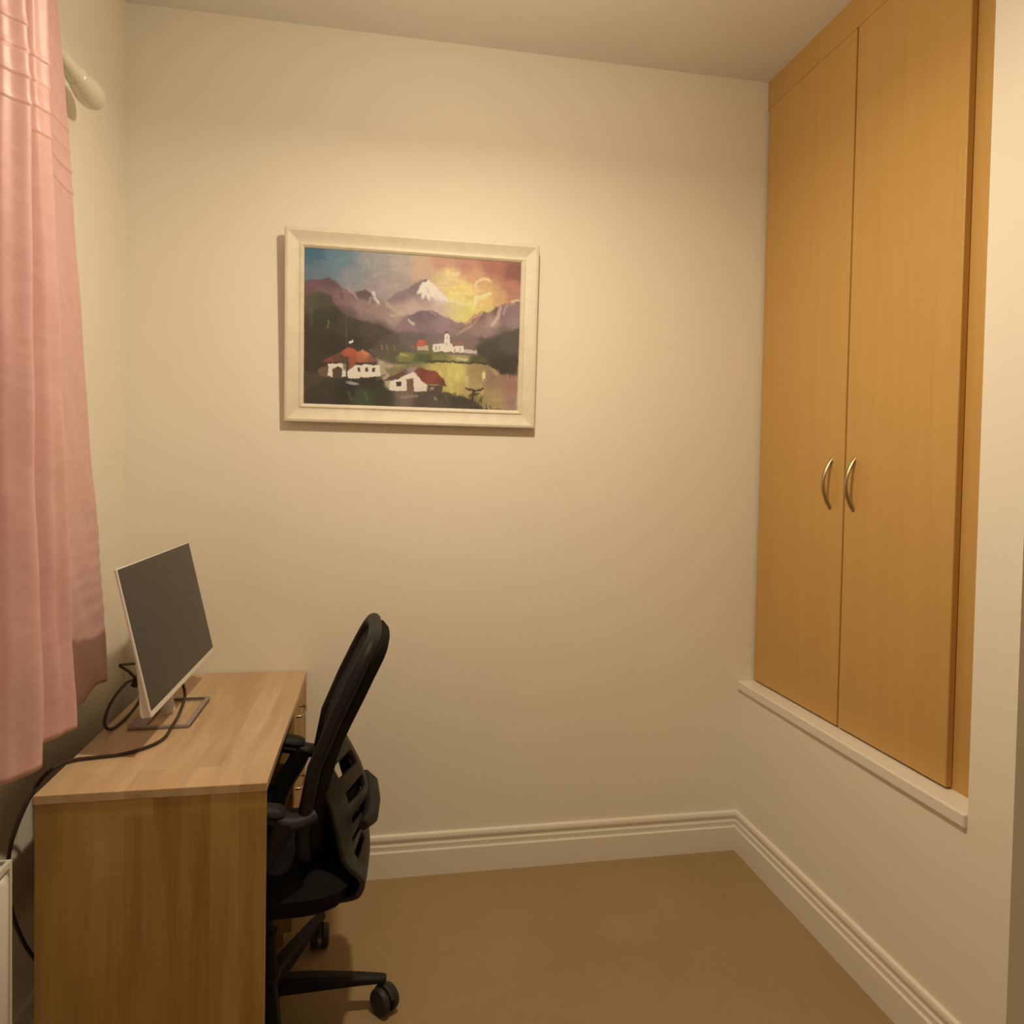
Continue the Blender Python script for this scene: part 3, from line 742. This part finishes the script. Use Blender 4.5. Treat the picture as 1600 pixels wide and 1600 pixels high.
# lake
lake = poly([(640, 870), (820, 838), (1050, 835), (1240, 850), (1300, 910), (1425, 915), (1420, 1122), (1260, 1115), (1000, 1020), (700, 960)], 6)
put(lake, blobs([(800, 860, (126, 112, 70)), (950, 900, (190, 164, 78)), (1060, 900, (206, 182, 92)), (1050, 970, (196, 168, 78)), (1180, 900, (160, 130, 80)), (1160, 990, (172, 140, 82)), (1260, 920, (148, 112, 80)), (1370, 960, (158, 108, 86)), (1390, 1060, (164, 120, 98)), (1290, 1050, (172, 138, 88)), (1200, 1070, (150, 128, 70))]))
for x, y in ((960, 880), (1010, 870), (1075, 880), (1030, 960), (1120, 930), (1190, 1040)): stroke([(x, y), (x+4, y+62)], 10, (218, 196, 104), .35, 7)
stroke([(1222, 905), (1222, 924)], 9, (236, 208, 128), .95); stroke([(1210, 960), (1210, 1030)], 6, (206, 176, 96), .5, 5)
# green bank
put(poly([(700, 800), (760, 775), (900, 785), (1060, 790), (1210, 800), (1245, 832), (1150, 838), (900, 826), (720, 830)], 5), blobs([(760, 785, (126, 120, 60)), (860, 810, (82, 82, 44)), (960, 800, (120, 112, 58)), (1080, 815, (162, 144, 88)), (1180, 820, (84, 76, 44))]))
stroke([(880, 826), (1040, 832), (1240, 842)], 6, (58, 52, 34), .9); stroke([(735, 782), (770, 792)], 6, (168, 160, 84), .8); stroke([(1060, 812), (1120, 818)], 6, (206, 180, 120), .8)
dabs(700, (200, 900, 440, 860), (.2, 1.3, -.8), 9, 4, .5, (640, 1130, 0, 620)); dabs(300, (1180, 1420, 680, 900), (.2, 1.3), 9, 4, .5); dabs(260, (850, 1420, 850, 1080), (1.5,), 18, 5, .4)
# village and church
W_ = (238, 222, 198)
put(poly([(826, 712), (840, 700), (868, 704), (880, 736), (820, 736)], 3), (196, 84, 50)); put(poly([(828, 738), (890, 738), (894, 764), (830, 762)], 3), (190, 160, 126)); stroke([(790, 740), (815, 745)], 6, (150, 96, 70), .8)
put(poly([(914, 728), (985, 722), (1098, 742), (1104, 778), (918, 768)], 3), W_); put(poly([(982, 680), (996, 664), (1016, 680), (1022, 770), (982, 768)], 2.5), (244, 230, 208)); put(poly([(986, 672), (997, 652), (1010, 668)], 2), (86, 62, 64))
put(poly([(1106, 758), (1176, 766), (1174, 784), (1106, 780)], 3), (196, 172, 142)); put(poly([(1030, 716), (1090, 712), (1094, 740), (1030, 742)], 3), (140, 96, 80))
for x, y in ((935, 748), (958, 748), (1001, 690), (1001, 728), (1046, 760), (1078, 762)): stroke([(x, y-7), (x, y+8)], 3.5, (120, 96, 84), .9, 2)
for x in (620, 650, 690): stroke([(x, 730), (x+8, 755)], 6, (142, 110, 76), .6)
# foreground bank
put(poly([(190, 880), (330, 900), (480, 920), (620, 905), (660, 985), (820, 1000), (1000, 1005), (1110, 1040), (1180, 1070), (1250, 1118), (190, 1080)], 7), blobs([(240, 920, (78, 62, 46)), (300, 1000, (60, 52, 40)), (440, 1000, (48, 42, 32)), (520, 1040, (66, 72, 46)), (640, 1040, (60, 54, 40)), (760, 1040, (118, 96, 78)), (860, 1050, (84, 70, 56)), (960, 1060, (90, 76, 60)), (1080, 1080, (74, 64, 50)), (560, 940, (54, 46, 36))]))
stroke([(430, 950), (490, 955)], 7, (176, 160, 150), .7); stroke([(440, 1010), (460, 1050)], 9, (74, 92, 58), .6); stroke([(740, 1040), (830, 1030)], 7, (164, 136, 114), .6); stroke([(530, 1010), (545, 1050)], 7, (84, 104, 66), .5)
stroke([(930, 1040), (945, 1052)], 5, (190, 160, 120), .6); stroke([(600, 930), (640, 910)], 6, (90, 88, 74), .7)
dabs(300, (200, 1100, 920, 1080), (.1, -.3, 1.2), 12, 4, .5)
# left house
put(poly([(330, 838), (420, 832), (430, 915), (322, 912)], 3), (228, 210, 186)); put(poly([(350, 868), (376, 850), (402, 866), (408, 925), (352, 920)], 3), (84, 66, 46)); put(poly([(272, 870), (322, 850), (322, 915), (275, 905)], 5), (112, 84, 60))
put(poly([(470, 850), (540, 842), (612, 852), (620, 912), (560, 916), (440, 925), (435, 890)], 3), (240, 224, 204))
put(poly([(288, 826), (360, 785), (440, 742), (478, 758), (486, 830), (440, 880), (436, 828)], 4), blobs([(330, 812, (132, 62, 42)), (440, 770, (176, 76, 46)), (450, 850, (150, 70, 44)), (380, 800, (96, 62, 44))]))
put(poly([(478, 768), (524, 756), (562, 784), (604, 828), (486, 832)], 4), blobs([(500, 790, (168, 84, 54)), (530, 770, (204, 124, 72)), (570, 815, (128, 78, 64))])); put(poly([(395, 790), (438, 800), (436, 880), (408, 880)], 5), (70, 62, 42), .8)
for x in (498, 542, 580): put(poly([(x-9, 862), (x+9, 862), (x+9, 888), (x-9, 888)], 2), (72, 58, 44))
stroke([(300, 830), (420, 834)], 4, (70, 50, 38), .8); stroke([(424, 560), (424, 740)], 3, (92, 82, 58), .6, 2); stroke([(445, 712), (456, 706)], 7, (224, 220, 210), 1, 2); stroke([(432, 895), (432, 950)], 4, (60, 46, 36), .9)
# right house
put(poly([(670, 945), (740, 915), (805, 888), (850, 930), (884, 965), (886, 1003), (672, 996)], 3), (242, 228, 206))
put(poly([(800, 870), (850, 866), (930, 882), (985, 930), (1008, 975), (930, 962), (884, 968), (850, 925)], 4), blobs([(850, 890, (124, 56, 42)), (930, 920, (142, 62, 44)), (985, 960, (106, 58, 44))]))
put(poly([(632, 935), (700, 905), (790, 858), (830, 862), (812, 890), (740, 920), (680, 945)], 4), blobs([(680, 920, (92, 66, 58)), (800, 870, (150, 130, 120)), (740, 895, (104, 62, 54))]))
put(poly([(768, 930), (812, 928), (816, 1008), (768, 1004)], 3), (118, 84, 62)); put(poly([(712, 945), (736, 943), (736, 975), (712, 976)], 2), (66, 50, 40)); put(poly([(890, 968), (984, 966), (976, 1022), (892, 1016)], 4), (86, 66, 56))
put(poly([(905, 978), (930, 976), (930, 994), (905, 996)], 2), (150, 132, 116)); stroke([(820, 985), (870, 985)], 8, (190, 170, 156), .6)
# reeds, bush and flicks
for k in range(46):
    x = 960+rg.rand()*260; y = 1030+rg.rand()*60+(x-960)*.1; stroke([(x, y), (x+rg.randn()*8, y-18-rg.rand()*34)], 2.4, (70, 58, 40), .8, 2)
stroke([(1120, 990), (1165, 1005), (1215, 992)], 7, (66, 44, 34), .9); stroke([(1165, 1005), (1150, 1060)], 8, (60, 46, 36), .9); stroke([(1140, 1030), (1190, 1020)], 6, (74, 54, 40), .8)
stroke([(1238, 1078), (1244, 1112)], 3, (50, 40, 32), 1, 2); stroke([(1262, 1092), (1270, 1112)], 3, (50, 40, 32), 1, 2); stroke([(1300, 1112), (1330, 1114)], 2.5, (90, 70, 54), .8, 2)
# swirl of light in the sky
sw = [(1180+50*math.cos(a)+30, 390+38*math.sin(a)) for a in np.linspace(2.4, 5.6, 14)]
stroke(sw, 7, (228, 196, 138), .75, 5); stroke([(1165, 395), (1180, 420), (1235, 432)], 7, (224, 184, 116), .6, 5); stroke([(1245, 440), (1200, 455), (1160, 455), (1165, 490)], 9, (238, 214, 138), .85, 5); stroke([(1165, 490), (1150, 530)], 8, (230, 206, 120), .6, 6)
stroke([(1000, 320), (1060, 320)], 10, (228, 200, 140), .5, 7); stroke([(960, 380), (1010, 360)], 9, (222, 190, 130), .4, 7)
# brush variation, then undo the warm room light so the surface carries pigment only
IMG *= (1+.10*vnoise(83, 31, 9)+.10*vnoise(29, 57, 10))[..., None]
grey_ = IMG.mean(2, keepdims=True); IMG = IMG*.88+grey_*.12*np.array([1.15, 1, .8])
PAINT_LIGHT = np.array([1.02, .80, .56])
IMG = np.clip(IMG/PAINT_LIGHT+.014, .004, .74)
ins_ = .0605; V = []; F = []
for j in range(NY):
    for i in range(NX):
        V.append(tuple(pp(ins_+(PWd-2*ins_)*i/(NX-1), ins_+(PHt-2*ins_)*(1-j/(NY-1)), -.0145)))
for j in range(NY-1):
    for i in range(NX-1):
        a = j*NX+i; F.append((a, a+NX, a+NX+1, a+1))
q = NT('painted_canvas'); q.b.inputs['Roughness'].default_value = .45; q.b.inputs['Specular IOR Level'].default_value = .3
at = q.n('ShaderNodeAttribute', attribute_name='paint'); q.l(at, 'Color', q.b, 'Base Color')
tc = q.n('ShaderNodeTexCoord'); n1 = q.n('ShaderNodeTexNoise', Scale=90.0, Detail=4.0); q.l(tc, 'Object', n1, 'Vector')
bp = q.n('ShaderNodeBump', Strength=.15, Distance=.002); q.l(n1, 'Fac', bp, 'Height'); q.l(bp, 'Normal', q.b, 'Normal')
me = bpy.data.meshes.new('canvas'); o0 = ORG[PC]
me.from_pydata([tuple(Vector(v)-o0) for v in V], [], F); me.update(); me.materials.append(q.m)
ca = me.color_attributes.new('paint', 'FLOAT_COLOR', 'POINT')
buf = np.ones((NY*NX, 4), np.float32); buf[:, :3] = IMG.reshape(-1, 3); ca.data.foreach_set('color', buf.ravel())
o = bpy.data.objects.new('canvas', me); link(o, PC, None)
o['label'] = 'oil painted canvas of village, lake and mountains'
V = [pp(a, b_, c) for c in (-.0215, -.0155) for a, b_ in ((.055, .055), (PWd-.055, .055), (PWd-.055, PHt-.055), (.055, PHt-.055))]
obj('backing_board', V, [(0,3,2,1),(4,5,6,7),(0,1,5,4),(1,2,6,5),(2,3,7,6),(3,0,4,7)], M['oak_side'], PC)
